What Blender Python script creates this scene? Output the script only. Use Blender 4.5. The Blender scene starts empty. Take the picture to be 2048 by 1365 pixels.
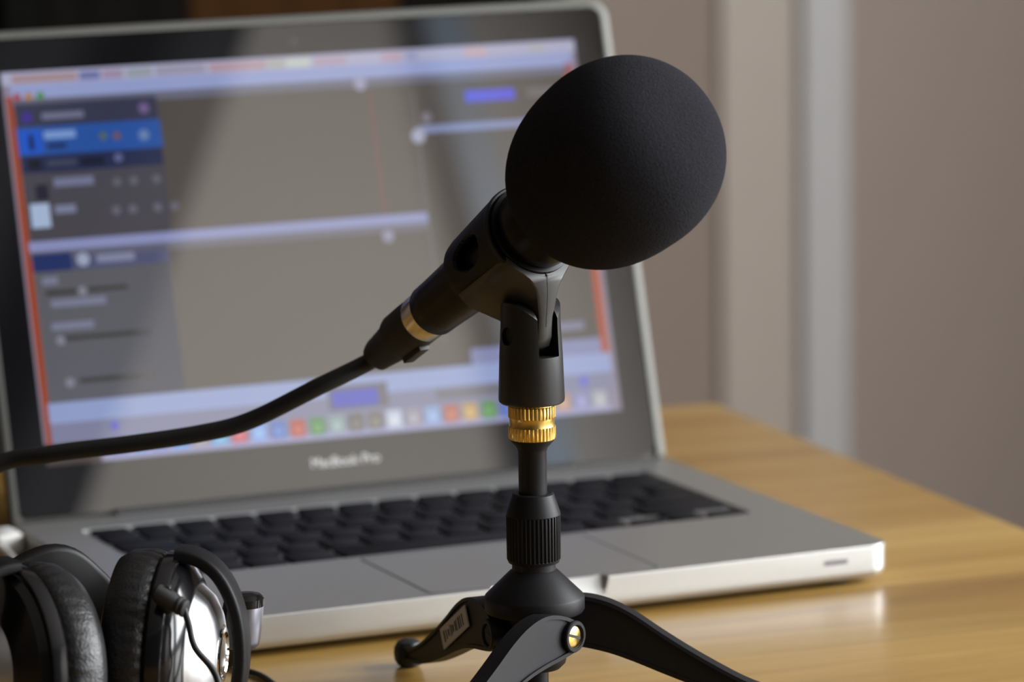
import bpy, bmesh, math, random
from mathutils import Vector as V, Matrix as M
random.seed(4)
sc = bpy.context.scene
COL = sc.collection
MM = 0.001
R_ = math.radians

# ---------------------------------------------------------------- camera
# camera solved from the laptop (325 x 227 mm): world = laptop frame, table top z = 0
FPX = 8650.34
CAM = V((-576.78, -1588.40, 414.97)) * MM
CR = V((0.90902769, -0.41649456, -0.01417503))
CU = V((0.08202598, 0.1454711, 0.98595634))
CF = V((0.40858339, 0.89742434, -0.16640063))
cd = bpy.data.cameras.new('camera')
cd.sensor_width = 36.0
cd.lens = FPX / 2048 * 36.0
cd.clip_start = 0.05
cam = bpy.data.objects.new('camera', cd)
COL.objects.link(cam)
cam.matrix_world = M(((CR.x, CU.x, -CF.x, CAM.x), (CR.y, CU.y, -CF.y, CAM.y), (CR.z, CU.z, -CF.z, CAM.z), (0, 0, 0, 1)))
sc.camera = cam
cd.dof.use_dof = True
cd.dof.focus_distance = (V((91, -138.7, 115)) * MM - CAM).dot(CF) - 0.012
cd.dof.aperture_fstop = 8.5

# ---------------------------------------------------------------- world, lights, exposure
w = bpy.data.worlds.new('world')
sc.world = w
w.use_nodes = True
w.node_tree.nodes['Background'].inputs[0].default_value = (0.55, 0.65, 0.8, 1)
w.node_tree.nodes['Background'].inputs[1].default_value = 0.3
sc.view_settings.view_transform = 'Standard'
sc.view_settings.look = 'None'
sc.view_settings.gamma = 1.0
sc.view_settings.exposure = 0.0
sc.view_settings.use_curve_mapping = False

# daylight in the right wall; the corner window is added to brighten the front wall
WX = 1.9
WINS = [dict(y0=-2.25, y1=-1.5, z0=0.05, z1=1.55, e=66), dict(y0=-1.15, y1=0.05, z0=0.05, z1=1.55, e=125)]
for wi in WINS:
    ld = bpy.data.lights.new('window_daylight', 'AREA')
    ld.shape = 'RECTANGLE'
    ld.size = wi['y1'] - wi['y0']
    ld.size_y = wi['z1'] - wi['z0']
    ld.energy = wi['e']
    ld.color = (0.95, 0.975, 1.0)
    lo = bpy.data.objects.new('window_daylight', ld)
    COL.objects.link(lo)
    lo.location = (WX + 0.1, (wi['y0'] + wi['y1']) / 2, (wi['z0'] + wi['z1']) / 2)
    lo.rotation_euler = (R_(90), 0, R_(90))

# ---------------------------------------------------------------- materials
def mat(name, col, rough=0.5, metal=0.0, spec=0.5, var=0.0, vscale=40, bump=0.0, bscale=400, coat=0.0, sheen=0.0, ior=1.5, rvar=0.0, stretch=(1, 1, 1)):
    m = bpy.data.materials.new(name)
    m.use_nodes = True
    nt = m.node_tree
    b = nt.nodes['Principled BSDF']
    b.inputs['Base Color'].default_value = (*col, 1)
    b.inputs['Roughness'].default_value = rough
    b.inputs['Metallic'].default_value = metal
    b.inputs['Specular IOR Level'].default_value = spec
    b.inputs['IOR'].default_value = ior
    b.inputs['Coat Weight'].default_value = coat
    b.inputs['Coat Roughness'].default_value = 0.06
    if sheen:
        b.inputs['Sheen Weight'].default_value = sheen
        b.inputs['Sheen Roughness'].default_value = 0.45
    tc = nt.nodes.new('ShaderNodeTexCoord')
    mp = nt.nodes.new('ShaderNodeMapping')
    mp.inputs['Scale'].default_value = stretch
    nt.links.new(tc.outputs['Object'], mp.inputs[0])
    nz = nt.nodes.new('ShaderNodeTexNoise')
    nz.inputs['Scale'].default_value = vscale
    nz.inputs['Detail'].default_value = 4
    nt.links.new(mp.outputs[0], nz.inputs['Vector'])
    v = max(var, 0.02)
    mx = nt.nodes.new('ShaderNodeMix')
    mx.data_type = 'RGBA'
    mx.inputs[6].default_value = (*[c * (1 - v) for c in col], 1)
    mx.inputs[7].default_value = (*[min(1, c * (1 + v)) for c in col], 1)
    nt.links.new(nz.outputs[0], mx.inputs[0])
    nt.links.new(mx.outputs[2], b.inputs['Base Color'])
    if rvar:
        mr = nt.nodes.new('ShaderNodeMapRange')
        mr.inputs[3].default_value = rough - rvar
        mr.inputs[4].default_value = rough + rvar
        nt.links.new(nz.outputs[0], mr.inputs[0])
        nt.links.new(mr.outputs[0], b.inputs['Roughness'])
    if bump:
        n2 = nt.nodes.new('ShaderNodeTexNoise')
        n2.inputs['Scale'].default_value = bscale
        n2.inputs['Detail'].default_value = 3
        nt.links.new(tc.outputs['Object'], n2.inputs['Vector'])
        bp = nt.nodes.new('ShaderNodeBump')
        bp.inputs['Strength'].default_value = bump
        bp.inputs['Distance'].default_value = 0.001
        nt.links.new(n2.outputs[0], bp.inputs['Height'])
        nt.links.new(bp.outputs[0], b.inputs['Normal'])
    return m

def wood_mat(name, dark, mid, light, rough=0.3, coat=0.5, freq=26):
    m = bpy.data.materials.new(name)
    m.use_nodes = True
    nt = m.node_tree
    b = nt.nodes['Principled BSDF']
    tc = nt.nodes.new('ShaderNodeTexCoord')
    oi = nt.nodes.new('ShaderNodeObjectInfo')
    add = nt.nodes.new('ShaderNodeVectorMath')
    add.operation = 'ADD'
    sc_ = nt.nodes.new('ShaderNodeVectorMath')
    sc_.operation = 'SCALE'
    sc_.inputs['Scale'].default_value = 7.0
    cx = nt.nodes.new('ShaderNodeCombineXYZ')
    for i in range(3):
        nt.links.new(oi.outputs['Random'], cx.inputs[i])
    nt.links.new(cx.outputs[0], sc_.inputs[0])
    nt.links.new(tc.outputs['Object'], add.inputs[0])
    nt.links.new(sc_.outputs[0], add.inputs[1])
    mp = nt.nodes.new('ShaderNodeMapping')
    mp.inputs['Scale'].default_value = (1.6, freq, freq)
    nt.links.new(add.outputs[0], mp.inputs[0])
    nz = nt.nodes.new('ShaderNodeTexNoise')
    nz.inputs['Scale'].default_value = 1.0
    nz.inputs['Detail'].default_value = 6
    nz.inputs['Roughness'].default_value = 0.6
    nz.inputs['Distortion'].default_value = 0.6
    nt.links.new(mp.outputs[0], nz.inputs['Vector'])
    cr = nt.nodes.new('ShaderNodeValToRGB')
    e = cr.color_ramp.elements
    e[0].position = 0.33
    e[0].color = (*dark, 1)
    e[1].position = 0.68
    e[1].color = (*light, 1)
    k = cr.color_ramp.elements.new(0.5)
    k.color = (*mid, 1)
    nt.links.new(nz.outputs[0], cr.inputs[0])
    hs = nt.nodes.new('ShaderNodeHueSaturation')
    mr = nt.nodes.new('ShaderNodeMapRange')
    mr.inputs[3].default_value = 0.88
    mr.inputs[4].default_value = 1.1
    nt.links.new(oi.outputs['Random'], mr.inputs[0])
    nt.links.new(mr.outputs[0], hs.inputs['Value'])
    nt.links.new(cr.outputs[0], hs.inputs['Color'])
    nt.links.new(hs.outputs[0], b.inputs['Base Color'])
    b.inputs['Roughness'].default_value = rough
    b.inputs['Coat Weight'].default_value = coat
    b.inputs['Coat Roughness'].default_value = 0.2
    return m

MT = dict(
    alu=mat('brushed_aluminium', (0.53, 0.53, 0.515), 0.46, 1.0, var=0.03, vscale=300, bump=0.04, bscale=3000),
    alu_lid=mat('shade_darkened_lid_rim', (0.105, 0.105, 0.098), 0.5, 1.0, var=0.02, vscale=300),  # same aluminium as the base, darkened to stand for shade on the rim
    alu_edge=mat('bright_aluminium', (0.80, 0.79, 0.76), 0.36, 1.0, var=0.02, vscale=300),
    alu_dark=mat('shaded_recess_aluminium', (0.30, 0.30, 0.30), 0.5, 0.8),  # base metal again, darker for the shade between the keys
    glass=mat('black_glass', (0.004, 0.004, 0.005), 0.015, ior=1.78),
    key=mat('key_plastic', (0.008, 0.008, 0.010), 0.5, spec=0.12, var=0.1),
    gap=mat('dark_gap', (0.02, 0.02, 0.02), 0.7),
    rubber=mat('black_rubber', (0.010, 0.010, 0.010), 0.6, var=0.2, bump=0.1),
    stand=mat('satin_black_plastic', (0.010, 0.010, 0.0115), 0.48, spec=0.2, var=0.1, bump=0.04, bscale=2500),
    clip=mat('black_moulded_plastic', (0.005, 0.005, 0.005), 0.45, spec=0.22, var=0.1, bump=0.04, bscale=2500),
    fork=mat('satin_black_clip_base', (0.012, 0.012, 0.012), 0.38, spec=0.5, var=0.1, bump=0.04, bscale=2500),
    lug=mat('window_lit_grey_plastic', (0.040, 0.038, 0.034), 0.42, var=0.1),  # near-black plastic, greyed to carry the window light on its front face
    micbody=mat('black_lacquer', (0.005, 0.005, 0.006), 0.34, spec=0.22, var=0.1),
    brass=mat('polished_brass', (0.86, 0.60, 0.18), 0.3, 1.0, var=0.05),
    bronze=mat('dark_bronze', (0.10, 0.07, 0.035), 0.35, 0.9),
    nickel=mat('nickel', (0.72, 0.66, 0.55), 0.22, 1.0, var=0.04),
    cable=mat('black_cable', (0.006, 0.006, 0.006), 0.55, var=0.2),
    leather=mat('black_leatherette', (0.010, 0.010, 0.011), 0.42, var=0.3, vscale=500, bump=0.35, bscale=900),
    gloss=mat('glossy_black_plastic', (0.008, 0.008, 0.009), 0.16, var=0.1),
    silver=mat('silver_paint', (0.80, 0.81, 0.83), 0.42, 1.0, var=0.03),
    chrome=mat('chrome', (0.85, 0.84, 0.82), 0.08, 1.0),
    steel=mat('dull_steel_paint', (0.22, 0.22, 0.25), 0.35, 0.7),
    lens=mat('lens_grey', (0.06, 0.06, 0.06), 0.3),
    paper=mat('sticker_paper', (0.42, 0.40, 0.36), 0.7, var=0.06, vscale=900),
    ink=mat('sticker_ink', (0.03, 0.028, 0.022), 0.8),
    white=mat('white_plastic', (0.72, 0.72, 0.70), 0.4),
    logo=mat('silver_lettering', (0.62, 0.63, 0.62), 0.5),
    wall=mat('taupe_wall_paint', (0.245, 0.195, 0.16), 0.85, var=0.04, vscale=3, bump=0.1, bscale=200),
    wall_dark=mat('dark_brown_wall_paint', (0.06, 0.045, 0.035), 0.8, var=0.05, vscale=3),
    wallr=mat('beige_wall_paint', (0.76, 0.70, 0.63), 0.85, var=0.03, vscale=3, bump=0.1, bscale=200),
    trim=mat('warm_lit_trim_paint', (0.40, 0.345, 0.295), 0.6, var=0.02),  # warm light on one casing face put into the colour
    trimw=mat('white_trim_paint', (0.45, 0.44, 0.435), 0.55, var=0.02),
    trimb=mat('skylight_tinted_trim_paint', (0.52, 0.62, 0.74), 0.5, var=0.02),  # white trim with bluish daylight put into its colour
    door=mat('taupe_door_paint', (0.29, 0.235, 0.20), 0.7, var=0.05, vscale=3),
    ceil=mat('dulled_ceiling_paint', (0.26, 0.24, 0.22), 0.9, var=0.02),  # unseen ceiling, toned down to cut the ambient bounce
    curtain=mat('dark_curtain_cloth', (0.035, 0.035, 0.035), 0.9, var=0.2),
    floor=wood_mat('brown_floor_wood', (0.09, 0.05, 0.025), (0.14, 0.08, 0.04), (0.19, 0.11, 0.06), 0.5, 0.1, 12),
    pine=wood_mat('varnished_pine', (0.24, 0.118, 0.020), (0.335, 0.188, 0.040), (0.43, 0.265, 0.070), 0.38, 0.45),
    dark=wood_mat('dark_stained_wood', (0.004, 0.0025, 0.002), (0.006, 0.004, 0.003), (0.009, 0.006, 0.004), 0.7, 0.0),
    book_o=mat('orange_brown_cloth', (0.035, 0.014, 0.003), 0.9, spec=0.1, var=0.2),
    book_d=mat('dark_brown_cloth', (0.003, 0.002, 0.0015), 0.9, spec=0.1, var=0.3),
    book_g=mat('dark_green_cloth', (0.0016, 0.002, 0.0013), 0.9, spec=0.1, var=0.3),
)

def foam_mat():
    m = mat('black_foam', (0.024, 0.024, 0.029), 0.95, spec=0.02, var=0.85, vscale=2000, sheen=0.03)
    nt = m.node_tree
    b = nt.nodes['Principled BSDF']
    tc = nt.nodes.new('ShaderNodeTexCoord')
    n1 = nt.nodes.new('ShaderNodeTexNoise')
    n1.inputs['Scale'].default_value = 2400
    n1.inputs['Detail'].default_value = 4
    n2 = nt.nodes.new('ShaderNodeTexVoronoi')
    n2.inputs['Scale'].default_value = 1900
    nt.links.new(tc.outputs['Object'], n1.inputs['Vector'])
    nt.links.new(tc.outputs['Object'], n2.inputs['Vector'])
    ad = nt.nodes.new('ShaderNodeMath')
    ad.operation = 'ADD'
    nt.links.new(n1.outputs[0], ad.inputs[0])
    nt.links.new(n2.outputs[0], ad.inputs[1])
    bp = nt.nodes.new('ShaderNodeBump')
    bp.inputs['Strength'].default_value = 0.9
    bp.inputs['Distance'].default_value = 0.0008
    nt.links.new(ad.outputs[0], bp.inputs['Height'])
    nt.links.new(bp.outputs[0], b.inputs['Normal'])
    return m
MT['foam'] = foam_mat()

# ---------------------------------------------------------------- mesh helpers (all in millimetres, world axes unless a frame is given)
class Fr:
    """local frame: origin + three axes (mm)"""
    def __init__(s, o, x=V((1, 0, 0)), y=V((0, 1, 0)), z=V((0, 0, 1))):
        s.o, s.x, s.y, s.z = V(o), V(x), V(y), V(z)
    def __call__(s, a, b, c):
        return s.o + s.x * a + s.y * b + s.z * c
W0 = Fr((0, 0, 0))
ORG = {}

def put(name, vs, fs, m, parent=None, smooth=True, origin=None, bevel=0, angle=35):
    """one mesh object; vs world mm"""
    org = ORG[parent.name] if parent else V(origin or (0, 0, 0))
    me = bpy.data.meshes.new(name)
    me.from_pydata([((V(v) - org) * MM)[:] for v in vs], [], fs)
    bm = bmesh.new()
    bm.from_mesh(me)
    bmesh.ops.recalc_face_normals(bm, faces=bm.faces)
    if bevel:
        es = [e for e in bm.edges if len(e.link_faces) == 2 and e.calc_face_angle(0) > R_(30)]
        bmesh.ops.bevel(bm, geom=es, offset=bevel * MM, segments=2, affect='EDGES', profile=0.6)
    bm.to_mesh(me)
    bm.free()
    if smooth:
        me.polygons.foreach_set('use_smooth', [True] * len(me.polygons))
        me.set_sharp_from_angle(angle=R_(angle))
    o = bpy.data.objects.new(name, me)
    COL.objects.link(o)
    if m:
        me.materials.append(MT[m] if isinstance(m, str) else m)
    if parent:
        o.parent = parent
    else:
        o.location = org * MM
    ORG[o.name] = org
    return o

def tag(o, label=None, cat=None, group=None, kind=None):
    for k, v in (('label', label), ('category', cat), ('group', group), ('kind', kind)):
        if v:
            o[k] = v
    return o

def thing(name, org, label, cat, group=None):
    o = bpy.data.objects.new(name, None)
    COL.objects.link(o)
    o.location = V(org) * MM
    o.empty_display_size = 0.02
    ORG[o.name] = V(org)
    return tag(o, label, cat, group)

def box(x0, x1, y0, y1, z0, z1, f=W0):
    vs = [f(x, y, z) for x in (x0, x1) for y in (y0, y1) for z in (z0, z1)]
    return vs, [(0, 1, 3, 2), (4, 6, 7, 5), (0, 4, 5, 1), (2, 3, 7, 6), (0, 2, 6, 4), (1, 5, 7, 3)]

def lathe(prof, f, n=64, caps=True, rip=None):
    """prof [(r, h)] turned round f.z; rip(angle, h, i) multiplies r"""
    vs, fs = [], []
    for i, (r, h) in enumerate(prof):
        for k in range(n):
            a = 2 * math.pi * k / n
            q = r * (rip(a, h, i, k) if rip else 1)
            vs.append(f(q * math.cos(a), q * math.sin(a), h))
    for i in range(len(prof) - 1):
        for k in range(n):
            a, b = i * n + k, i * n + (k + 1) % n
            fs.append((a, b, b + n, a + n))
    if caps:
        fs.append(tuple(range(n - 1, -1, -1)))
        fs.append(tuple((len(prof) - 1) * n + k for k in range(n)))
    return vs, fs

def prism(pts, z0, z1, f):
    n = len(pts)
    vs = [f(a, b, z0) for a, b in pts] + [f(a, b, z1) for a, b in pts]
    fs = [(i, (i + 1) % n, n + (i + 1) % n, n + i) for i in range(n)]
    return vs, fs + [tuple(range(n - 1, -1, -1)), tuple(range(n, 2 * n))]

def rrect(x0, x1, y0, y1, r, seg=8):
    out = []
    for cx, cy, a0 in ((x1 - r, y1 - r, 0), (x0 + r, y1 - r, 90), (x0 + r, y0 + r, 180), (x1 - r, y0 + r, 270)):
        for k in range(seg + 1):
            a = R_(a0 + 90 * k / seg)
            out.append((cx + r * math.cos(a), cy + r * math.sin(a)))
    return out

def stackloop(loops, f, cap=True):
    """loops: list of (pts2d, z) with equal counts"""
    n = len(loops[0][0])
    vs, fs = [], []
    for pts, z in loops:
        vs += [f(a, b, z) for a, b in pts]
    for i in range(len(loops) - 1):
        for k in range(n):
            a, b = i * n + k, i * n + (k + 1) % n
            fs.append((a, b, b + n, a + n))
    if cap:
        fs += [tuple(range(n - 1, -1, -1)), tuple((len(loops) - 1) * n + k for k in range(n))]
    return vs, fs

def spline(pts, per=8):
    pts = [V(p) for p in pts]
    out = []
    for i in range(len(pts) - 1):
        p0, p1, p2, p3 = pts[max(i - 1, 0)], pts[i], pts[i + 1], pts[min(i + 2, len(pts) - 1)]
        for k in range(per):
            t = k / per
            out.append(0.5 * ((2 * p1) + (p2 - p0) * t + (2 * p0 - 5 * p1 + 4 * p2 - p3) * t * t + (3 * p1 - p0 - 3 * p2 + p3) * t ** 3))
    return out + [pts[-1]]

def sweep(path, prof, up=V((0, 0, 1)), scale=None):
    """2D profile [(a, b)] swept along path; a = sideways, b = up"""
    vs, fs, n = [], [], len(prof)
    N = len(path)
    for i, p in enumerate(path):
        t = (path[min(i + 1, N - 1)] - path[max(i - 1, 0)]).normalized()
        s = t.cross(up)
        s = s.normalized() if s.length > 1e-5 else V((1, 0, 0))
        u = s.cross(t).normalized()
        k = scale(i / (N - 1)) if scale else 1
        vs += [p + s * a * k + u * b * k for a, b in prof]
    for i in range(N - 1):
        for k in range(n):
            a, b = i * n + k, i * n + (k + 1) % n
            fs.append((a, b, b + n, a + n))
    return vs, fs + [tuple(range(n - 1, -1, -1)), tuple((N - 1) * n + k for k in range(n))]

def circ(r, n=16):
    return [(r * math.cos(2 * math.pi * k / n), r * math.sin(2 * math.pi * k / n)) for k in range(n)]

def boolean(o, cutters, op='DIFFERENCE', ang=30):
    """bake boolean cuts into o and delete the cutters"""
    for vs, fs in cutters:
        c = put('cutter', vs, fs, None, smooth=False)
        c.location = (c.location)
        md = o.modifiers.new('b', 'BOOLEAN')
        md.operation, md.object, md.solver = op, c, 'EXACT'
        bpy.context.view_layer.update()
        dg = bpy.context.evaluated_depsgraph_get()
        me = bpy.data.meshes.new_from_object(o.evaluated_get(dg))
        o.modifiers.clear()
        old = o.data
        o.data = me
        bpy.data.meshes.remove(old)
        bpy.data.objects.remove(c)
    me.polygons.foreach_set('use_smooth', [True] * len(me.polygons))
    me.set_sharp_from_angle(angle=R_(ang))
    return o

# ---------------------------------------------------------------- room
Z0, Z1 = -740, 1860
X0, X1, Y0, Y1 = -3600, 1900, -2600, 1550
def struct(name, vf, m, **k):
    return tag(put(name, *vf, m, smooth=False, **k), kind='structure')
fl = bpy.data.objects.new('floor', None)
COL.objects.link(fl)
ORG['floor'] = V((0, 0, 0))
fl['kind'] = 'structure'
nb = 24
for i in range(nb):
    ya = Y0 + (Y1 - Y0) * i / nb
    put('plank', *box(X0, X1, ya + 1, ya + (Y1 - Y0) / nb - 1, Z0 - 20, Z0), 'floor', fl, smooth=False)
struct('ceiling', box(X0, X1, Y0, Y1, Z1, Z1 + 60), 'ceil')
struct('wall_left', box(X0 - 80, X0, Y0, Y1, Z0, Z1), 'wall_dark')
struct('wall_back', box(X0, X1 + 80, Y1, Y1 + 80, Z0, Z1), 'wall')
struct('wall_front', box(X0, X1 + 80, Y0 - 80, Y0, Z0, Z1), 'wallr')
# right wall around the two window openings
vs, fs = [], []
ys = [(w_['y0'] * 1000, w_['y1'] * 1000) for w_ in WINS]
wz0, wz1 = WINS[0]['z0'] * 1000, WINS[0]['z1'] * 1000
for b in [(Y0, ys[0][0], Z0, Z1), (ys[0][1], ys[1][0], Z0, Z1), (ys[1][1], Y1, Z0, Z1)] + [(a, b, Z0, wz0) for a, b in ys] + [(a, b, wz1, Z1) for a, b in ys]:
    v, f = box(X1, X1 + 80, *b)
    fs += [tuple(i + len(vs) for i in q) for q in f]
    vs += v
struct('wall_right', (vs, fs), 'wallr')
for n_, (wy0, wy1) in enumerate(ys):  # the first window is added for the front wall's brightness
    wn = bpy.data.objects.new('window_%d' % (n_ + 1), None)
    COL.objects.link(wn)
    ORG[wn.name] = V((0, 0, 0))
    wn['kind'] = 'structure'
    for b in ((wy0, wy0 + 45, wz0, wz1), (wy1 - 45, wy1, wz0, wz1), (wy0 + 45, wy1 - 45, wz0, wz0 + 45), (wy0 + 45, wy1 - 45, wz1 - 45, wz1)):
        put('window_frame', *box(X1 + 20, X1 + 60, *b), 'trimw', wn, smooth=False)
    put('window_sill', *box(X1 - 60, X1 + 20, wy0 - 30, wy1 + 30, wz0 - 25, wz0), 'trimw', wn, smooth=False, bevel=3)
# door casing and door in the wall behind the table
tr = bpy.data.objects.new('trim_1', None)
COL.objects.link(tr)
ORG['trim_1'] = V((0, 0, 0))
tr['kind'] = 'structure'
put('casing_board', *box(1040, 1112, Y1 - 6, Y1, Z0, 1350), 'trim', tr, smooth=False, bevel=3)  # one casing; warm and cool light on its two faces set by colour
put('casing_band', *box(1112, 1156, Y1 - 14, Y1, Z0, 1350), 'trimw', tr, smooth=False, bevel=4)
dr = bpy.data.objects.new('door_1', None)
COL.objects.link(dr)
ORG['door_1'] = V((0, 0, 0))
dr['kind'] = 'structure'
put('door_leaf', *box(1156, 1890, Y1 - 8, Y1, Z0 + 8, 1330), 'door', dr, smooth=False)
# pilaster behind the camera, seen only reflected; its blue stands in for skylight
st = struct('trim_2', box(1583, 1634, Y0, Y0 + 45, Z0, Z1), 'trimb')
# tied-back curtain on that wall, extended left to cut bounce from the camera side
def curtain():
    cols, rows = 260, 30
    vs, fs = [], []
    for j in range(rows + 1):
        z = -600 + 2350 * j / rows
        # right-hand edge runs out to the right towards the top
        zz = max(0, (z - 700))
        xe = 850 + 0.56 * zz
        xs = -3550
        for i in range(cols + 1):
            u = i / cols
            vs.append(V((xs + (xe - xs) * u, Y0 + 60 + 28 * math.sin(u * 130 + 0.3 * math.sin(j * 0.4)), z)))
    n = cols + 1
    for j in range(rows):
        for i in range(cols):
            fs.append((j * n + i, j * n + i + 1, (j + 1) * n + i + 1, (j + 1) * n + i))
    o = put('curtain', vs, fs, 'curtain', origin=(-600, Y0 + 60, -600))
    md = o.modifiers.new('s', 'SOLIDIFY')
    md.thickness = 0.004
    tag(o, 'dark cloth curtain swept aside on the wall behind the camera, widened to cut bounce light', 'curtain')
curtain()

# ---------------------------------------------------------------- bookcase in the dark behind the laptop
bc = thing('bookcase', (220, 1360, Z0), 'dark stained bookcase against the wall behind the laptop', 'bookcase')
bx0, bx1, by0, by1 = -300, 740, 1200, 1530
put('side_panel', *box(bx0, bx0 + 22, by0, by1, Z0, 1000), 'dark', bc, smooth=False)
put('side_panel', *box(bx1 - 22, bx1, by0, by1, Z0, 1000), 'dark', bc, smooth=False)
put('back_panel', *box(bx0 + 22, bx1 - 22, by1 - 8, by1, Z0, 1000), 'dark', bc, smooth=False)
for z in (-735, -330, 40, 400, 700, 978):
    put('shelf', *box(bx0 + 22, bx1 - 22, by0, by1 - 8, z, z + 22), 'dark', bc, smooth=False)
x = 330
i = 0
tone = {}
spec = []
while x < bx1 - 60:
    wd = random.uniform(24, 46)
    spec.append((x, wd, random.uniform(200, 260), random.uniform(150, 190)))
    x += wd + 1.5
for k, (x, wd, h, dp) in enumerate(spec):
    cxm = x + wd / 2
    if 455 < cxm < 530 or 560 < cxm < 640:
        m, wl = 'book_o', 'orange-brown'
    elif k % 3 == 0 and cxm < 440:
        m, wl = 'book_g', 'dark green'
    else:
        m, wl = 'book_d', 'dark brown'
    b = thing('book', (cxm, by0 + 30, 62), '%s cloth-bound book in the blurred dark bookcase, %s from the left' % (wl, ['first', 'second', 'third', 'fourth', 'fifth', 'sixth', 'seventh', 'eighth', 'ninth', 'tenth', 'eleventh', 'twelfth', 'thirteenth', 'fourteenth', 'fifteenth', 'sixteenth', 'seventeenth', 'eighteenth', 'nineteenth', 'twentieth', 'twenty-first', 'twenty-second', 'twenty-third', 'twenty-fourth', 'twenty-fifth', 'twenty-sixth', 'twenty-seventh', 'twenty-eighth', 'twenty-ninth', 'thirtieth', 'thirty-first', 'thirty-second', 'thirty-third', 'thirty-fourth', 'thirty-fifth', 'thirty-sixth', 'thirty-seventh', 'thirty-eighth', 'thirty-ninth', 'fortieth', 'forty-first', 'forty-second', 'forty-third', 'forty-fourth', 'forty-fifth'][k]), 'book', 'books on the dark bookcase shelf')
    yf = by0 + 30
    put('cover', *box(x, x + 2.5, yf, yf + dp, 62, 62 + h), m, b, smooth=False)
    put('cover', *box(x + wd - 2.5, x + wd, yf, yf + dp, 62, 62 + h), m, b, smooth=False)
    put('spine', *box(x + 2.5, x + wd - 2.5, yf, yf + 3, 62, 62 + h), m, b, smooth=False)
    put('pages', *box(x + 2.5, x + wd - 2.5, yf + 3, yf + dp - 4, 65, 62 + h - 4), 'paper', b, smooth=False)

# ---------------------------------------------------------------- table
ta = R_(-3.6)
TF = Fr((453, 417, 0), V((math.cos(ta), math.sin(ta), 0)), V((-math.sin(ta), math.cos(ta), 0)))
tb = thing('table', TF(-800, -520, Z0), 'varnished pine table with long boards under the laptop', 'table')
TW = 1620
edges = [0, -78, -165, -250, -338, -427, -520, -610, -705, -790, -880, -960, -1050]
for a, b in zip(edges[:-1], edges[1:]):
    h = (a - b) / 2 - 0.04
    o = put('board', *box(-TW / 2, TW / 2, -h, h, -28, 0), 'pine', None, bevel=0.25, smooth=False)
    o.parent = tb
    o.location = (TF(-TW / 2, (a + b) / 2, 0) - ORG[tb.name]) * MM
    o.rotation_euler = (0, 0, ta)
put('apron', *box(-TW + 70, -70, -70, -48, -110, -28, TF), 'pine', tb, smooth=False)
put('apron', *box(-TW + 70, -70, -1002, -980, -110, -28, TF), 'pine', tb, smooth=False)
put('apron', *box(-70, -48, -980, -70, -110, -28, TF), 'pine', tb, smooth=False)
put('apron', *box(-TW + 48, -TW + 70, -980, -70, -110, -28, TF), 'pine', tb, smooth=False)
for xx in (-TW + 30, -100):
    for yy in (-100, -1020):
        put('leg', *box(xx, xx + 70, yy, yy + 70, Z0, -28, TF), 'pine', tb, bevel=4)

# ---------------------------------------------------------------- laptop
LW, LD, LT = 325.0, 227.0, 17.4
lap = thing('laptop', (LW / 2, LD / 2, 0), 'open silver aluminium laptop with black keys, showing an audio program', 'laptop')
def inset(d, r=10.0):
    return rrect(d, LW - d, d, LD - d, max(r - d, 2))
base = put('base', *stackloop([(inset(7), 2.6), (inset(3), 3.0), (inset(1.0), 4.2), (inset(0.2), 6.0), (inset(0), 7.5), (inset(0), 16.9), (inset(0.25), 17.25), (inset(0.6), LT)], W0), 'alu', lap, angle=15)
KX0, KX1, KY0, KY1 = 25.0, 300.0, 86.0, 191.0
def scl(w_, d, z):
    return ([(162.5 - w_, -3), (162.5 + w_, -3), (162.5 + w_, d * 0.3), (162.5 + w_ - 2, d * 0.8), (162.5 + w_ - 6, d), (162.5 - w_ + 6, d), (162.5 - w_ + 2, d * 0.8), (162.5 - w_, d * 0.3)], z)
scoop = stackloop([scl(25, 0.4, 10.0), scl(25.6, 1.6, 12.0), scl(26.5, 3.8, 15.4), scl(27, 6.0, 19.0)], W0)
well = prism(rrect(KX0 - 1.5, KX1 + 1.5, KY0 - 1.5, KY1 + 1.5, 3, 4), 16.0, 22, W0)
boolean(base, [scoop, well], ang=14)
base['label'] = 'silver aluminium base'
for xx in (22, LW - 22):
    for yy in (18, LD - 18):
        put('rubber_foot', *lathe([(8, 0), (8.6, 0.6), (8, 2.8)], Fr((xx, yy, 0)), 24), 'rubber', lap)
kb = put('keyboard', *box(KX0 - 1.4, KX1 + 1.4, KY0 - 1.4, KY1 + 1.4, 15.9, 16.1), 'alu_dark', lap, smooth=False)
kb['label'] = 'recessed keyboard of black keys'
key_mesh = {}
def key(xa, xb, ya, yb):
    g = 1.4
    a, b = xb - xa - 2 * g, yb - ya - 2 * g
    kx = (round(a, 2), round(b, 2))
    if kx not in key_mesh:
        pr = lambda d: rrect(-a / 2 + d, a / 2 - d, -b / 2 + d, b / 2 - d, 1.5, 3)
        o = put('keycap', *stackloop([(pr(0), 0), (pr(0), 1.3), (pr(0.35), 1.6)], W0), 'key', None)
        key_mesh[kx] = o.data
    else:
        o = bpy.data.objects.new('keycap', key_mesh[kx])
        COL.objects.link(o)
    o.parent = kb
    o.location = (V(((xa + xb) / 2, (ya + yb) / 2, 16.15)) - ORG['laptop']) * MM
U = 275.0 / 14.5
rows = [[1] * 13 + [1.5], [1.5] + [1] * 13, [1.75] + [1] * 11 + [1.75], [2.25] + [1] * 10 + [2.25]]
y = KY1
for i in range(14):
    key(KX0 + 275 / 14 * i, KX0 + 275 / 14 * (i + 1), y - 10.5, y)
y -= 10.5
RH = (y - KY0) / 5
for r in rows:
    x = KX0
    for u in r:
        key(x, x + u * U, y - RH, y)
        x += u * U
    y -= RH
x = KX0
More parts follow.
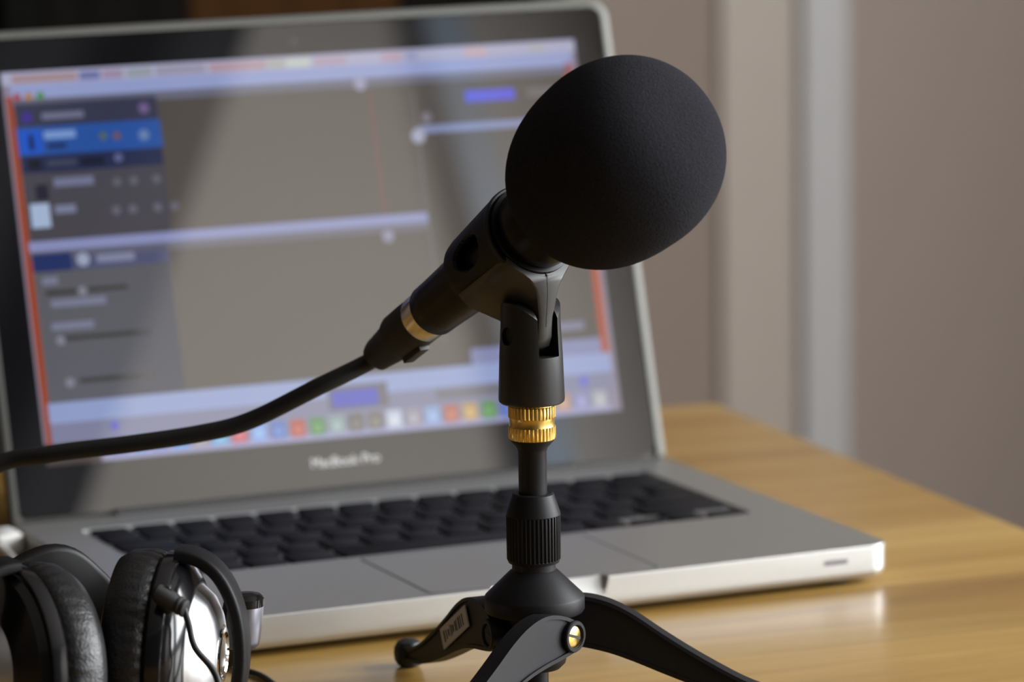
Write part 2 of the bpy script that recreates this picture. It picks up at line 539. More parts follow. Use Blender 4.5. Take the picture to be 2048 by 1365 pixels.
for u in (1, 1, 1, 1.25, 5, 1.25, 1):
    key(x, x + u * U, y - RH, y)
    x += u * U
key(x, x + U, y - RH, y - RH / 2)
x += U
key(x, x + U, y - RH, y - RH / 2)
key(x, x + U, y - RH / 2, y)
x += U
key(x, x + U, y - RH, y - RH / 2)
tp = put('trackpad', *prism(rrect(110.6, 214.4, 5.4, 79.4, 2.5), LT + 0.02, LT + 0.14, W0), 'alu', lap)
put('trackpad_gap', *prism(rrect(109.6, 215.4, 4.6, 80.4, 3), LT - 0.1, LT + 0.06, W0), 'gap', tp)
# infrared window and small indicator slot on the front edge
put('sensor_window', *prism([(297 + x * 1.0, 11.8 + z) for x, z in rrect(-6.0, 6.0, -1.1, 1.1, 1.1, 5)], -0.05, 0.3, Fr((0, 0, 0), V((1, 0, 0)), V((0, 0, 1)), V((0, 1, 0)))), 'steel', lap)
# lid
LA = 0.2741
LV = V((0, math.sin(LA), math.cos(LA)))
LN = V((0, -math.cos(LA), math.sin(LA)))
LF = Fr((LW / 2, 218.65, LT), V((1, 0, 0)), LV, LN)
def li(d, r=10.0):
    # top corners rounded, bottom edge straight down to the hinge
    rt, x0, x1, y0, y1, out = max(r - d, 1.5), -162.5 + d, 162.5 - d, 0.6 + 0.1 * d, 222.4 - d, []
    for cx, cy, a0, rr in ((x1, y1, 0, rt), (x0, y1, 90, rt), (x0, y0, 180, 1.2), (x1, y0, 270, 1.2)):
        sx, sy = (1 if cx == x1 else -1), (1 if cy == y1 else -1)
        for k in range(9):
            a = R_(a0 + 90 * k / 8)
            out.append((cx - sx * rr + rr * math.cos(a), cy - sy * rr + rr * math.sin(a)))
    return out
vs, fs = stackloop([(li(4), -6.2), (li(1.2), -5.6), (li(0.2), -4.0), (li(0), -2.5), (li(0), 0.2), (li(0.4), 0.7), (li(1.0), 0.9), (li(3.8), 0.9), (li(4.1), 0.1), (li(4.2), -1.5)], LF)
lid = put('lid', vs, fs, 'alu_lid', lap, angle=20)
put('glass_panel', *prism(rrect(-158.3, 158.3, 1.6, 218.1, 6.5), -1.4, 0.2, LF), 'glass', lid)
put('hinge', *lathe([(1.8, -114), (2.2, -113.5), (2.2, 113.5), (1.8, 114)], Fr((LW / 2, 217.8, LT + 0.2), V((0, 1, 0)), V((0, 0, 1)), V((1, 0, 0))), 24), 'gap', lap)
put('webcam', *lathe([(1.7, 0.15), (1.7, 0.3)], Fr(LF(0, 210.0, 0), LF.x, LF.y, LF.z), 20), 'lens', lid)

# picture on the display: flat coloured shapes on the panel
SV0 = 24.24
DF = Fr(LF(-143, SV0, 0), LF.x, LF.y, LF.z)
def lin(c):
    return [((v / 255) / 12.92 if v <= 10 else (((v / 255) + 0.055) / 1.055) ** 2.4) for v in c]
DV, DFc, DC = [], [], []
def rect(u0, u1, v0, v1, c, layer=1):
    i = len(DV)
    z = 0.21 + 0.03 * layer
    DV.extend([DF(u0, v0, z), DF(u1, v0, z), DF(u1, v1, z), DF(u0, v1, z)])
    DFc.append((i, i + 1, i + 2, i + 3))
    DC.append(lin(c))
def dot(u, v, r, c, layer=3):
    i = len(DV)
    z = 0.21 + 0.03 * layer
    for k in range(12):
        a = 2 * math.pi * k / 12
        DV.append(DF(u + r * math.cos(a), v + r * math.sin(a), z))
    DFc.append(tuple(range(i, i + 12)))
    DC.append(lin(c))
rect(0, 286, 0, 179, (150, 140, 160), 0)
rect(1.2, 4.4, 9, 168, (165, 70, 30))
rect(279.5, 283.5, 10, 168, (185, 80, 45))
rect(0, 26, 0, 10, (80, 70, 66))
rect(0, 286, 173, 179, (185, 185, 215))
for a, b, c in ((5, 36, (175, 150, 158)), (37, 47, (120, 125, 180)), (48, 58, (170, 150, 180)), (60, 72, (160, 170, 180)), (74, 98, (165, 160, 185)), (100, 128, (190, 160, 172)), (129, 137, (185, 185, 175)), (138, 150, (205, 215, 205)), (152, 168, (190, 168, 190)), (186, 196, (195, 165, 190)), (198, 204, (160, 165, 205)), (228, 240, (210, 180, 190)), (262, 270, (185, 185, 195))):
    rect(a, b, 173.6, 177.6, c, 2)
rect(3.8, 283.5, 166.5, 173, (160, 172, 222))
rect(3.8, 283.5, 162.5, 166.5, (112, 112, 132))
rect(4.5, 279.5, 27, 162.5, (84, 77, 71))
for u, c in ((6.5, (175, 75, 75)), (12, (185, 135, 70)), (17.5, (80, 150, 70))):
    dot(u, 167.5, 1.9, c)
rect(4.5, 72.5, 100, 165, (72, 75, 98))
rect(4.5, 72.5, 153.5, 164, (56, 58, 82), 2)
dot(10, 158, 2.6, (70, 45, 150))
rect(17, 37, 156.6, 159.6, (118, 122, 150), 3)
dot(66, 159, 2.6, (120, 100, 150))
rect(4.2, 73, 140.5, 153.5, (40, 88, 172), 2)
rect(5.5, 15.5, 141.5, 152, (25, 92, 215), 3)
rect(9.5, 12, 143, 150, (14, 30, 80), 4)
rect(17, 32, 147.6, 151.2, (130, 165, 225), 3)
rect(18, 27, 143, 145.6, (24, 50, 100), 3)
dot(45, 147.4, 1.9, (90, 110, 90))
dot(51.5, 147, 1.9, (120, 90, 90))
dot(64.5, 146.6, 2.6, (110, 140, 190))
rect(4.5, 72.5, 132.5, 140.5, (36, 44, 80), 2)
rect(8, 14, 134, 139, (20, 22, 34), 3)
rect(17, 31, 135, 138, (66, 72, 96), 3)
rect(33, 44, 134.6, 138, (24, 28, 46), 3)
dot(51, 137, 2.0, (105, 110, 160))
rect(19, 38, 125.6, 129.6, (124, 128, 158), 3)
rect(10, 16, 120, 127, (38, 36, 52), 3)
for u in (49, 57, 68):
    dot(u, 126, 2.1, (104, 106, 116))
rect(6.5, 15.5, 107.5, 118.5, (180, 200, 232), 3)
rect(18, 28, 113.4, 117.2, (132, 138, 166), 3)
for u in (47, 55, 67, 75):
    dot(u, 113, 2.1, (108, 108, 124))
rect(3.8, 199, 96.8, 101.4, (150, 156, 205), 3)
rect(3.8, 199, 93.2, 96.8, (108, 106, 122), 2)
rect(4.5, 69.5, 27, 93.5, (110, 113, 126))
rect(4.5, 69.5, 87.5, 95.6, (82, 86, 122), 2)
rect(4.5, 23, 87.5, 95.6, (36, 52, 108), 3)
dot(28.5, 91.8, 3.1, (170, 178, 205), 4)
rect(35, 53, 89.8, 93.4, (140, 144, 175), 3)
for u0, u1, v in ((8, 15.5, 81.5), (11, 37, 71.0), (10, 30, 60.6)):
    rect(u0, u1, v, v + 3.4, (132, 136, 160), 3)
for u0, u1, v in ((9, 24, 76.6), (28, 48, 76.8), (14, 56, 55.6), (20, 58, 36.0)):
    rect(u0, u1, v, v + 2.2, (62, 60, 58), 3)
for u, v in ((26.5, 77.5), (13.5, 56), (15.5, 36.6)):
    dot(u, v, 2.2, (140, 142, 158), 4)
rect(177, 178.4, 103, 160, (120, 70, 66), 2)
dot(173.5, 164.0, 3.2, (165, 165, 195))
dot(178, 91.5, 3.0, (150, 150, 180))
rect(199, 200, 40, 160, (110, 105, 105), 2)
rect(226, 251.5, 152.0, 157.4, (88, 88, 235), 3)
rect(258, 274, 152.5, 157, (110, 105, 108), 3)
rect(200, 279, 138.6, 142.2, (140, 150, 195), 3)
dot(199.6, 137.6, 3.6, (175, 180, 205), 4)
dot(205, 146, 2.6, (130, 128, 140), 4)
rect(212, 279.5, 28, 35.5, (140, 146, 190), 2)
rect(256, 272, 40, 44, (130, 130, 160), 2)
rect(3.8, 283.5, 18.8, 28, (158, 174, 222), 3)
rect(3.8, 283.5, 9.6, 18.8, (138, 140, 172), 2)
rect(138, 168, 12.6, 24, (110, 108, 118), 4)
rect(140, 163, 14, 21.6, (82, 88, 205), 5)
rect(192, 240, 13, 18, (120, 120, 130), 4)
dot(34, 15.4, 2.3, (110, 110, 215), 4)
dot(268, 15.4, 2.6, (110, 115, 220), 4)
rect(27, 281, 0.4, 9.6, (140, 142, 170), 3)
rect(27, 281, 0.4, 3.2, (165, 168, 215), 4)
icons = [(110, 115, 205), (90, 160, 235), (110, 140, 215), (85, 160, 240), (170, 160, 165), (120, 185, 240), (205, 95, 110), (140, 180, 250), (95, 130, 205), (190, 90, 75), (90, 150, 85), (150, 175, 175), (110, 105, 100), (120, 115, 110), (205, 215, 235), (165, 160, 175), (150, 180, 230), (190, 110, 90), (200, 165, 100), (85, 150, 80), (85, 115, 200), (205, 210, 235), (190, 100, 95), (195, 150, 120), (150, 150, 200), (180, 180, 190)]
for k, c in enumerate(icons):
    u = 31.5 + k * 9.6
    rect(u, u + 7.6, 2.2, 10.4, c, 5)
    dot(u + 3.8, 5.6, 2.0, tuple(min(255, v + 30) for v in c), 6)
dm = bpy.data.materials.new('display_picture')
dm.use_nodes = True
nt = dm.node_tree
b = nt.nodes['Principled BSDF']
b.inputs['Base Color'].default_value = (0.004, 0.004, 0.005, 1)
b.inputs['Roughness'].default_value = 0.02
b.inputs['IOR'].default_value = 1.78
at_ = nt.nodes.new('ShaderNodeAttribute')
at_.attribute_name = 'Col'
nt.links.new(at_.outputs['Color'], b.inputs['Emission Color'])
b.inputs['Emission Strength'].default_value = 0.74
dsp = put('display', DV, DFc, dm, lid, smooth=False)
# all faces must look out of the lid
bm = bmesh.new()
bm.from_mesh(dsp.data)
bm.faces.ensure_lookup_table()
for f in bm.faces:
    if f.normal.dot(LN) < 0:
        f.normal_flip()
bm.to_mesh(dsp.data)
bm.free()
ca = dsp.data.color_attributes.new('Col', 'FLOAT_COLOR', 'CORNER')
li_ = 0
for p in dsp.data.polygons:
    for k in p.loop_indices:
        ca.data[k].color = (*DC[p.index], 1)
dsp['label'] = 'lit screen with menu bar, dark track list and row of coloured icons'

def lettering(name, text, f, size, depth, m, parent):
    cu = bpy.data.curves.new(name, 'FONT')
    cu.body = text
    cu.size = size
    cu.align_x = 'CENTER'
    cu.align_y = 'CENTER'
    cu.extrude = depth
    t = bpy.data.objects.new(name, cu)
    COL.objects.link(t)
    bpy.context.view_layer.update()
    me = bpy.data.meshes.new_from_object(t.evaluated_get(bpy.context.evaluated_depsgraph_get()))
    vs = [f(*v.co) for v in me.vertices]
    fs = [tuple(p.vertices) for p in me.polygons]
    bpy.data.objects.remove(t)
    bpy.data.curves.remove(cu)
    return put(name, vs, fs, m, parent, smooth=False)
lettering('lettering', 'MacBook Pro', Fr(LF(0, SV0 - 10.7, 0.24), LF.x, LF.y, LF.z), 6.2, 0.03, 'logo', lid)

# power plug at the laptop's left side
pp = thing('power_plug', (-9, 190, 0), 'white power plug stuck in the left side of the laptop', 'plug')
put('plug_head', *stackloop([(rrect(-4.4, 4.4, -9, 9, 2, 4), -1.0), (rrect(-5, 5, -9.6, 9.6, 2.4, 4), -3), (rrect(-5, 5, -9.6, 9.6, 2.4, 4), -12), (rrect(-4, 4, -8.4, 8.4, 2, 4), -13.5)], Fr((0, 208, 12.5), V((0, 0, 1)), V((0, 1, 0)), V((1, 0, 0)))), 'white', pp)
put('cord', *sweep(spline([V(p) for p in ((-10, 199, 11), (-14, 170, 8), (-40, 110, 3), (-110, 60, 2.2), (-240, 40, 2.2), (-420, 80, 2.2))], 8), circ(2, 10)), 'white', pp)

# ---------------------------------------------------------------- microphone stand
C = V((91.0, -138.7, 0))
T = V((-0.4184, -0.9083, 0)).normalized()      # towards the camera
RR = V((0.9083, -0.4184, 0)).normalized()      # to the right in the picture
ZZ = V((0, 0, 1))
def dirc(deg):
    return RR * math.sin(R_(deg)) + T * math.cos(R_(deg))
SF = Fr(C, RR, T * -1, ZZ)
ms = thing('microphone_stand', C, 'black desktop microphone stand with three curved legs and brass adapter', 'stand')
put('hub', *lathe([(9.5, 20), (11.5, 22), (12.4, 26), (12.6, 41), (18.4, 42), (19.0, 43), (19.0, 47.5), (18.6, 48.3), (9.2, 57.6), (8.3, 58.2), (8.3, 61.5)], SF, 72), 'stand', ms)
put('post', *lathe([(4.4, 8), (5.0, 8.6), (5.0, 21)], SF, 32), 'stand', ms)
kn = 40
def knurl(lo, hi, d):
    def f(a, h, i, k):
        return 1.0 - (d if (lo - 0.01 <= h <= hi + 0.01 and (k // 2) % 2) else 0)
    return f
put('locking_collar', *lathe([(8.2, 60.6), (9.6, 61.0), (10.1, 62.2), (10.2, 62.4), (10.3, 79.0), (10.2, 79.2), (10.3, 79.4), (10.1, 80.4), (7.9, 87.2), (7.2, 87.6), (5.6, 87.4)], SF, 160, rip=knurl(62.4, 79.0, 0.055)), 'stand', ms)
put('tube', *lathe([(5.35, 84), (5.35, 103.5), (6.0, 105.2), (8.2, 107.6), (8.5, 108.4), (8.4, 109)], SF, 48), 'stand', ms)
put('brass_adapter', *lathe([(7.6, 108.2), (8.6, 108.4), (8.95, 108.9), (8.95, 113.2), (8.6, 113.4), (8.5, 113.9), (8.5, 116.2), (8.6, 116.6), (8.95, 116.8), (8.95, 121.0), (8.5, 121.2), (8.5, 123.5)], SF, 144,
    rip=lambda a, h, i, k: 1.0 - (0.036 if ((108.8 <= h <= 113.3 or 116.7 <= h <= 121.1) and (k // 2) % 2) else 0)), 'brass', ms)['label'] = 'ribbed brass thread adapter'

# legs: each swings on a pin that points out of the hub, so it leaves sideways
LEGP = [(-5, 37, 30), (0, 41, 28), (8, 44.2, 26.6), (16, 45.2, 25.4), (25, 43.2, 23.4), (34, 38.6, 20.2), (44, 31.6, 16.0), (54, 25.0, 12.0), (64, 19.0, 8.4), (74, 13.6, 5.6), (84, 9.8, 4.0), (91, 8.6, 3.4)]
def leg(deg, label, screw='brass'):
    o_dir = dirc(deg)            # pin direction (outwards)
    t_dir = dirc(deg - 90)       # along the leg
    f = Fr(C, t_dir, ZZ, o_dir)
    top = spline([(t * 1.06, a, 0) for t, a, b in LEGP], 4)
    bot = spline([(t * 1.06, b, 0) for t, a, b in LEGP], 4)
    outer = [(p.x, p.y) for p in top] + [(p.x, p.y) for p in reversed(bot)]
    n = len(top)
    inn = []
    for i in range(n):
        a, b = top[i], bot[i]
        k = min(1.5, (a.y - b.y) * 0.3)
        sx = 2.0 if i < 2 else (-2 if i > n - 3 else 0)
        inn.append((a.x + sx, a.y - k))
    for i in reversed(range(n)):
        a, b = top[i], bot[i]
        k = min(1.5, (a.y - b.y) * 0.3)
        sx = 2.0 if i < 2 else (-2 if i > n - 3 else 0)
        inn.append((b.x + sx, b.y + k))
    r0, r1 = 11.0, 18.4
    lg = put('leg', *stackloop([(inn, r0 + 0.8), (inn, r0), (outer, r0 + 0.4), (outer, r1 - 0.4), (inn and [(x * 0.985 + y * 0.015, z * 0.985 + w * 0.015) for (x, z), (y, w) in zip(outer, inn)], r1), (inn, r1), (inn, r1 - 0.9)], f), 'stand', ms, angle=25)
    if label:
        lg['label'] = label
    pf = Fr(f(0, 34.5, 0), t_dir, ZZ, o_dir)
    put('pivot_ring', *lathe([(6.1, r1 - 6), (6.1, r1 + 0.9), (5.7, r1 + 1.4), (4.6, r1 + 1.4), (4.3, r1 + 1.0), (4.3, r1 - 0.6)], pf, 40), 'stand', lg)
    s = put('pivot_screw', *lathe([(4.2, r1 - 0.8), (4.2, r1 + 0.2), (3.6, r1 + 0.6)], pf, 32), screw, lg)
    put('screw_slot', *box(-3.6, 3.6, -0.55, 0.55, r1 + 0.3, r1 + 0.72, Fr(pf.o, (pf.x + pf.y * 0.35).normalized(), (pf.y - pf.x * 0.35).normalized(), pf.z)), 'gap', lg, smooth=False)
    ff = Fr(f(98, 0, (r0 + r1) / 2), t_dir, o_dir, ZZ)
    put('rubber_foot', *lathe([(2.6, 0), (4.6, 0.8), (5.6, 2.6), (5.9, 5.4), (5.6, 8.0), (4.4, 10.2), (2.2, 11.2)], ff, 24, rip=lambda a, h, i, k: 1 + 0.05 * math.cos(6 * a)), 'rubber', lg)
    return lg, f, r1
leg(52, 'black leg with brass pivot screw')
leg(172, None)
lgL, fL, r1 = leg(-68, 'black leg with a small paper sticker', 'gap')  # brass screw here coloured dark to stand for its shade
# sticker on the left leg's flank
a0, a1 = (23.0, 37.3), (52.0, 21.0)
ex = V((a1[0] - a0[0], a1[1] - a0[1])).normalized()
SX = fL.x * ex.x + fL.y * ex.y
SY = fL.x * -ex.y + fL.y * ex.x
SFm = Fr(fL((a0[0] + a1[0]) / 2, (a0[1] + a1[1]) / 2, r1 + 0.05), SX, SY, fL.z)
stk = put('sticker', *box(-16.0, 15.0, -4.2, 4.2, -0.4, 0.15, SFm), 'paper', lgL, smooth=False)
random.seed(11)
x = -11.5
vs, fs = [], []
while x < 12.5:
    wd = random.choice((0.7, 1.0, 1.5))
    hh = random.choice((1.4, 1.9, 2.3)) if x > -4 else 2.3
    v, q = box(x, x + wd, -hh, hh, 0.1, 0.2, SFm)
    fs += [tuple(i + len(vs) for i in k) for k in q]
    vs += v
    x += wd + random.choice((0.6, 0.9, 1.3))
put('printed_code', vs, fs, 'ink', lgL, smooth=False)

# clip base: a fork that holds the microphone clip
MD = 38.0                       # heading of the microphone, to the right of the camera
D = dirc(MD)
PN = ZZ.cross(D)                # pin axis of the fork
PIVZ = 149.5
fk = put('clip_fork', *lathe([(11.6, 122.2), (12.3, 122.8), (12.5, 124), (11.9, 141), (11.3, 152), (11.0, 170)], Fr(C, D, PN, ZZ), 96), 'clip', ms)
bul = [(-20, 110), (20, 110), (20, 145)] + [(11.0 * math.cos(R_(a)), PIVZ + 0.5 + 11.2 * math.sin(R_(a))) for a in range(0, 181, 9)] + [(-20, 145)]
bul = [(-20, 110), (20, 110), (20, 150)] + [(11.6 * math.cos(R_(a)), PIVZ + 11.6 * math.sin(R_(a))) for a in range(0, 181, 9)] + [(-20, 150)]
boolean(fk, [prism(bul, -30, 30, Fr(C, D, ZZ, PN))], 'INTERSECT')
boolean(fk, [box(-30, 30, -4.7, 4.7, 140.6, 190, Fr(C, D, PN, ZZ)), lathe([(3.4, 9.0), (3.4, 16)], Fr(C + ZZ * 148.5, D, ZZ, PN), 24), lathe([(3.4, -16), (3.4, -9.0)], Fr(C + ZZ * 148.5, D, ZZ, PN), 24)])
fk.data.materials.clear()
fk.data.materials.append(MT['fork'])
put('pivot_screw', *lathe([(3.2, -9.6), (3.2, 9.6)], Fr(C + ZZ * 148.5, D, ZZ, PN), 24), 'gap', ms)

PHI = R_(30.9)
ZA = 186.5
MA = D * math.cos(PHI) + ZZ * math.sin(PHI)      # along the microphone, towards the head
MW = ZZ * math.cos(PHI) - D * math.sin(PHI)      # "up" across the microphone
MO = C + ZZ * ZA
MF = Fr(MO, PN, MW, MA)                          # lathe frame: h runs along the microphone
# clip sleeve with an oval opening on each side
def sleeve():
    n, ss = 240, []
    prof = [(14.2, -38), (15.2, -37.2), (15.8, -34)] + [(15.8 + (i / 66) * 3.0, -34 + i * 0.5) for i in range(1, 66)] + [(19.0, -1), (19.0, 0.4), (18.2, 1)]
    vs, fs = lathe(prof, MF, n, caps=False)
    keep = []
    for q in fs:
        i, k = q[0] // n, q[0] % n
        s = prof[i][1]
        a = math.degrees(2 * math.pi * k / n) % 360
        hole = False
        for c in (8, 172):
            da = (a - c + 180) % 360 - 180
            if (da / 21.0) ** 2 + ((s + 19) / 10.5) ** 2 < 1:
                hole = True
        da = (a - 90 + 180) % 360 - 180
        if abs(da) < 9:          # slit along the top lets the sleeve spring open
            hole = True
        if not hole:
            keep.append(q)
    o = put('clip_sleeve', vs, keep, 'clip', ms)
    md = o.modifiers.new('t', 'SOLIDIFY')
    md.thickness = 0.0026
    md.offset = -1
    return o
sleeve()
# lug: flares from the sleeve down to a disc between the fork's prongs
def lug():
    lv = [(-9.0, 16.2, -33, 1.2), (-12.0, 15.4, -33, 1.2), (-14.5, 13.4, -33, 1.2), (-16.5, 11.0, -32.5, 1.2), (-18.5, 8.8, -31.5, 0.9), (-20.5, 7.0, -30.5, 0.2), (-22.5, 5.6, -29, -0.8), (-25.0, 4.6, -27.6, -2.4), (-28.0, 4.0, -26.4, -4.6), (-31.0, 3.2, -26, -7.0), (-34.5, 3.2, -26, -9.6), (-37.5, 3.2, -24.6, -11.6), (-40.0, 3.2, -22, -15.0)]
    loops = []
    for w_, h, s0, s1 in lv:
        ch = min(0.8, h * 0.3)
        loops.append([MF(a, w_, s) for a, s in ((-h, s0 + ch), (-h + ch, s0), (h - ch, s0), (h, s0 + ch), (h, s1 - ch), (h - ch, s1), (-h + ch, s1), (-h, s1 - ch))])
    vs = [v for l in loops for v in l]
    fs = []
    for i in range(len(loops) - 1):
        for k in range(8):
            a, b = i * 8 + k, i * 8 + (k + 1) % 8
            fs.append((a, b, b + 8, a + 8))
    fs += [tuple(range(7, -1, -1)), tuple((len(loops) - 1) * 8 + k for k in range(8))]
    return put('clip_lug', vs, fs, 'lug', ms, angle=40)
lg_ = lug()
lg_['label'] = 'dark seam-lined tongue of the clip, greyed for window light'
put('mould_seam', *prism([(1.35, -17), (1.35, -18.5), (1.05, -18.5), (0.35, -20.5), (-0.65, -22.5), (-2.25, -25), (-4.45, -28), (-6.85, -31), (-9.45, -34.5), (-9.9, -34.5), (-4.9, -28), (-0.9, -22.0), (0.6, -18)], -0.25, 0.25, Fr(MO, MA, MW, PN)), 'gap', lg_, smooth=False)

# ---------------------------------------------------------------- microphone
mi = thing('microphone', MF(0, 0, -80), 'black handheld microphone with large round foam windscreen, held in the clip', 'microphone')
put('body', *lathe([(8.6, -71.5), (10.2, -71.5), (10.6, -70.9), (10.8, -64), (11.3, -54), (11.9, -44), (12.1, -20), (12.2, -4), (13.4, -1), (16.0, 4), (16.4, 9), (15.0, 20), (10, 30)], MF, 72), 'micbody', mi)
put('collar_ring', *lathe([(14.6, -2.2), (17.2, -1.6), (17.6, 0.4), (17.2, 2.2), (14.6, 2.6)], MF, 72), 'micbody', mi)
put('end_ring', *lathe([(9.0, -79.4), (9.7, -79.2), (9.8, -78.8), (9.8, -71.7), (9.4, -71.4)], MF, 64), 'nickel', mi)['label'] = 'bright metal ring at the cable end'
fa, fb, fc = 41.0, 36.0, 58.4
prof = []
N = 60
for i in range(N + 1):
    t = math.pi * i / N
    cx = -math.cos(t)
    sx = math.sin(t)
    e = 0.74 if cx < 0 else 0.95
    s = fc + fa * math.copysign(abs(cx) ** e, cx)
    r = fb * abs(sx) ** 0.74 * (1 + 0.085 * cx)
    prof.append((max(r, 0.02), s))
prof = [(14.5, 19), (15.5, 14.6)] + [p for p in prof if p[1] > 14.2 and p[0] > 15.5 or p[1] > 45]
random.seed(2)
ph = [random.uniform(0, 6.28) for _ in range(6)]
def lump(a, h, i, k):
    return 1 + 0.006 * math.sin(2 * a + ph[0] + h * 0.05) + 0.005 * math.sin(3 * a + ph[1] - h * 0.07)
put('foam_windscreen', *lathe(prof, MF, 128, rip=lump), 'foam', mi, angle=180)['label'] = 'black fuzzy ball-shaped foam windscreen'

# ---------------------------------------------------------------- microphone cable
mc = thing('microphone_cable', MF(0, 0, -100), 'black cable and plug running left from the microphone across the screen', 'cable')
put('plug_shell', *lathe([(9.0, -79.2), (9.6, -79.5), (9.7, -86), (9.5, -95.5), (9.0, -97.2), (7.8, -97.8)], MF, 48), 'rubber', mc)
put('strain_relief', *lathe([(8.4, -97), (8.0, -100), (6.8, -110), (6.4, -114), (5.2, -115.4), (3.6, -116)], MF, 40, rip=lambda a, h, i, k: 1 + 0.05 * math.cos(4 * a)), 'rubber', mc)
put('latch', *box(-2.4, 2.4, -11.2, -8.6, -97, -84, MF), 'rubber', mc, bevel=0.6)
def L(l, t, z):
    return C + RR * l + T * t + ZZ * z
end = MF(0, 0, -111)
e2 = MF(0, 0, -122)
path = spline([end, e2, L(-84, -79, 115), L(-111, -80, 101.8), L(-131, -80, 96.8), L(-160, -80, 92.8), L(-190, -80, 89.4), L(-215, -79, 84), L(-260, -60, 60), L(-310, -20, 20), L(-350, 40, 3.6), L(-430, 110, 3.5), L(-540, 160, 3.5)], 10)
put('cord', *sweep(path, circ(3.5, 18)), 'cable', mc)

# ---------------------------------------------------------------- headphones
HP = L(-165, 40, 0)
hp = thing('headphones', HP, 'black over-ear headphones with silver ear caps lying in front of the laptop', 'headphones')
def earcup(ctr, deg, tilt, RO, rc):
    ax = (dirc(deg) * math.cos(R_(tilt)) + ZZ * math.sin(R_(tilt))).normalized()
    sx = ZZ.cross(ax).normalized()
    f = Fr(ctr, sx, ax.cross(sx), ax)
    k = RO / 37.0
    pleat = lambda a, h, i, q: 1 + (0.024 * (abs(math.sin(a * 22)) ** 0.4 - 0.7) if -17 < h < -11 else 0)
    cu = put('ear_cushion', *lathe([(20 * k, -20), (21 * k, -25), (24 * k, -28.5), (29 * k, -29.5), (34 * k, -28), (36.6 * k, -24), (37.2 * k, -20), (37.2 * k, -16), (36.2 * k, -12.6), (34.4 * k, -11.4), (20 * k, -11.4)], f, 176, rip=pleat, caps=False), 'leather', hp, angle=60)
    put('speaker_cloth', *lathe([(20.4 * k, -18.5), (20.4 * k, -17.5)], f, 48), 'cable', cu)
    hs = put('housing', *lathe([(33 * k, -12), (36.2 * k, -11.6), (37.0 * k, -10.6), (37.0 * k, -6.2), (36.6 * k, -5.4), (34.6 * k, -5.2), (34.2 * k, -4.4), (33.0 * k, -2.2), (rc + 2.4, 1.0), (rc + 0.4, 1.6)], f, 96), 'gloss', hp)
    cp = put('ear_cap', *lathe([(rc, 0.8), (rc + 0.4, 1.4), (rc - 0.6, 2.6), (rc * 0.86, 6.2), (rc * 0.66, 9.0), (rc * 0.44, 10.6), (rc * 0.41, 10.2), (rc * 0.39, 10.6), (rc * 0.2, 11.0)], f, 96), 'silver', hp)
    cp['label'] = 'domed silver ear cap'
    put('badge_ring', *lathe([(rc * 0.40, 10.2), (rc * 0.40, 11.4), (rc * 0.34, 11.6), (rc * 0.31, 10.9)], f, 64), 'chrome', cp)
    return f, k
c1 = L(-125, 55, 40.6)
f1, k1 = earcup(c1, 83, -3, 37.0, 25.5)
c2 = L(-195, 88, 42.2)
f2, k2 = earcup(c2, -57, 5, 39.0, 20.5)
# bails (yokes) that swing over each ear cap
def bail2(f, RO, out, wd):
    vs, fs, path = [], [], []
    for i in range(41):
        a = R_(180 * i / 40)
        path.append((f(0, (RO + 1.6) * math.cos(a), -7 + out * abs(math.sin(a)) ** 0.8)))
    prof = rrect(-wd / 2, wd / 2, -2.4, 2.4, 1.5, 3)
    n, N_ = len(prof), len(path)
    for i, p in enumerate(path):
        t = (path[min(i + 1, N_ - 1)] - path[max(i - 1, 0)]).normalized()
        u = f.x.cross(t).normalized()
        vs += [p + f.x * a + u * b for a, b in prof]
    for i in range(N_ - 1):
        for k in range(n):
            a, b = i * n + k, i * n + (k + 1) % n
            fs.append((a, b, b + n, a + n))
    return vs, fs + [tuple(range(n - 1, -1, -1)), tuple((N_ - 1) * n + k for k in range(n))]
put('yoke', *bail2(f1, 35.5, 25, 13), 'stand', hp)
put('yoke', *bail2(f2, 37.5, 25, 13), 'stand', hp)
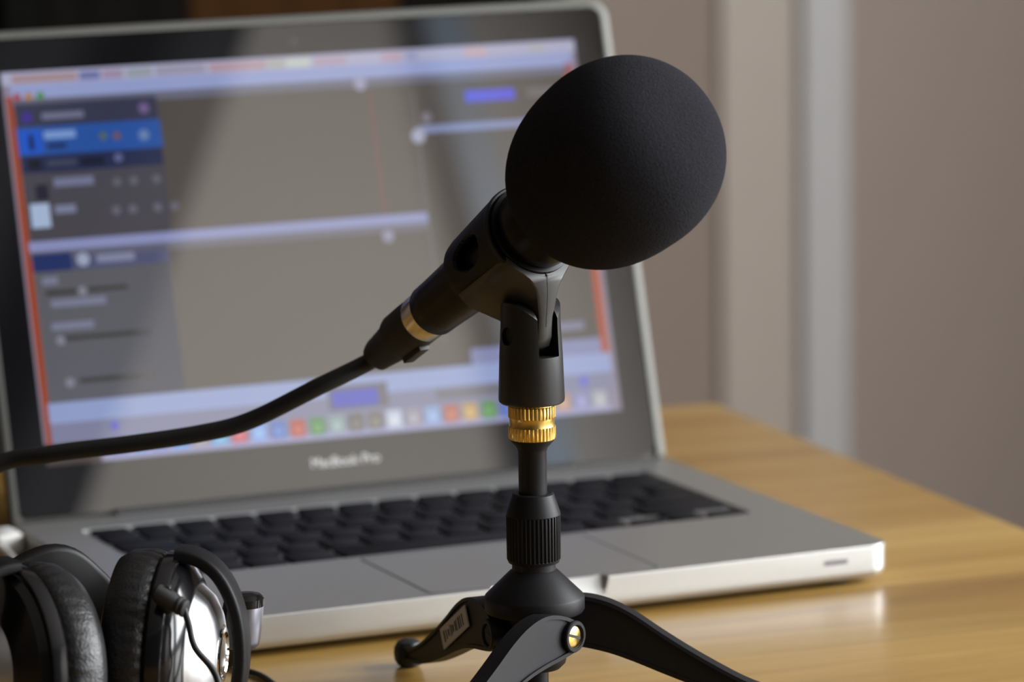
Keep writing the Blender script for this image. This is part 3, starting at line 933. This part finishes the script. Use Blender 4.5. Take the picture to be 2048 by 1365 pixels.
# headband runs round behind the ear cups
hb = [L(-113, 14, 42), L(-116, 2, 34), L(-124, -8, 26), L(-140, -14, 22), L(-158, -16, 32), L(-170, -14, 48), L(-182, -6, 59), L(-200, 6, 53), L(-224, 34, 46), L(-226, 70, 42)]
put('headband', *sweep(spline(hb, 8), rrect(-3.2, 3.2, -10, 10, 2.6, 4)), 'clip', hp)
put('headband_end', *lathe([(5.6, 33.5), (6.5, 34.5), (6.8, 36), (6.8, 50), (6.5, 50.6)], Fr(L(-114, 16, 0), RR, T * -1, (ZZ + RR * 0.12).normalized()), 36), 'steel', hp)
put('end_cap', *lathe([(6.9, 49.5), (6.7, 52.5), (5.0, 54), (2.0, 54.6)], Fr(L(-114, 16, 0), RR, T * -1, (ZZ + RR * 0.12).normalized()), 36), 'gloss', hp)
# cord with a small angled plug standing out of the ear cup's camera-side rim
JO = f1(-27, 24, -5)
JD = (f1.x * -0.75 + f1.y * 0.65).normalized()
put('jack_plug', *lathe([(2.4, -2), (3.0, -1), (3.4, 1.5), (3.6, 7)], Fr(JO, f1.z, f1.y, JD), 24), 'rubber', hp)
je = JO + JD * 6.4
jd = (f1.z * 0.9 - f1.y * 0.45).normalized()
jp = put('plug_elbow', *lathe([(2.8, -3.6), (3.6, -2.6), (3.7, 4), (3.3, 5.2), (3.3, 5.8), (3.6, 6), (3.6, 6.8), (3.2, 7), (3.2, 7.6), (3.4, 7.8), (3.4, 8.6), (2.4, 9.2)], Fr(je, JD, jd.cross(JD), jd), 24), 'rubber', hp)
cs = je + jd * 8
put('cord', *sweep(spline([cs, cs + jd * 2 - ZZ * 5, cs + RR * 4 + T * 3 - ZZ * 14, cs + RR * 12 + T * 5 - ZZ * 26, L(-111, 105, 16), L(-104, 104, 6), L(-95, 94, 1.6), L(-90, 60, 1.4), L(-104, 10, 1.4), L(-128, -50, 1.4), L(-130, -76, 1.4), L(-122, -82, 1.4), L(-115, -76, 1.4), L(-106, -62, 1.4), L(-92, -20, 1.4), L(-76, 40, 1.4), L(-84, 110, 1.4), L(-140, 170, 1.4), L(-300, 210, 1.4)], 8), circ(1.25, 12)), 'cable', hp)
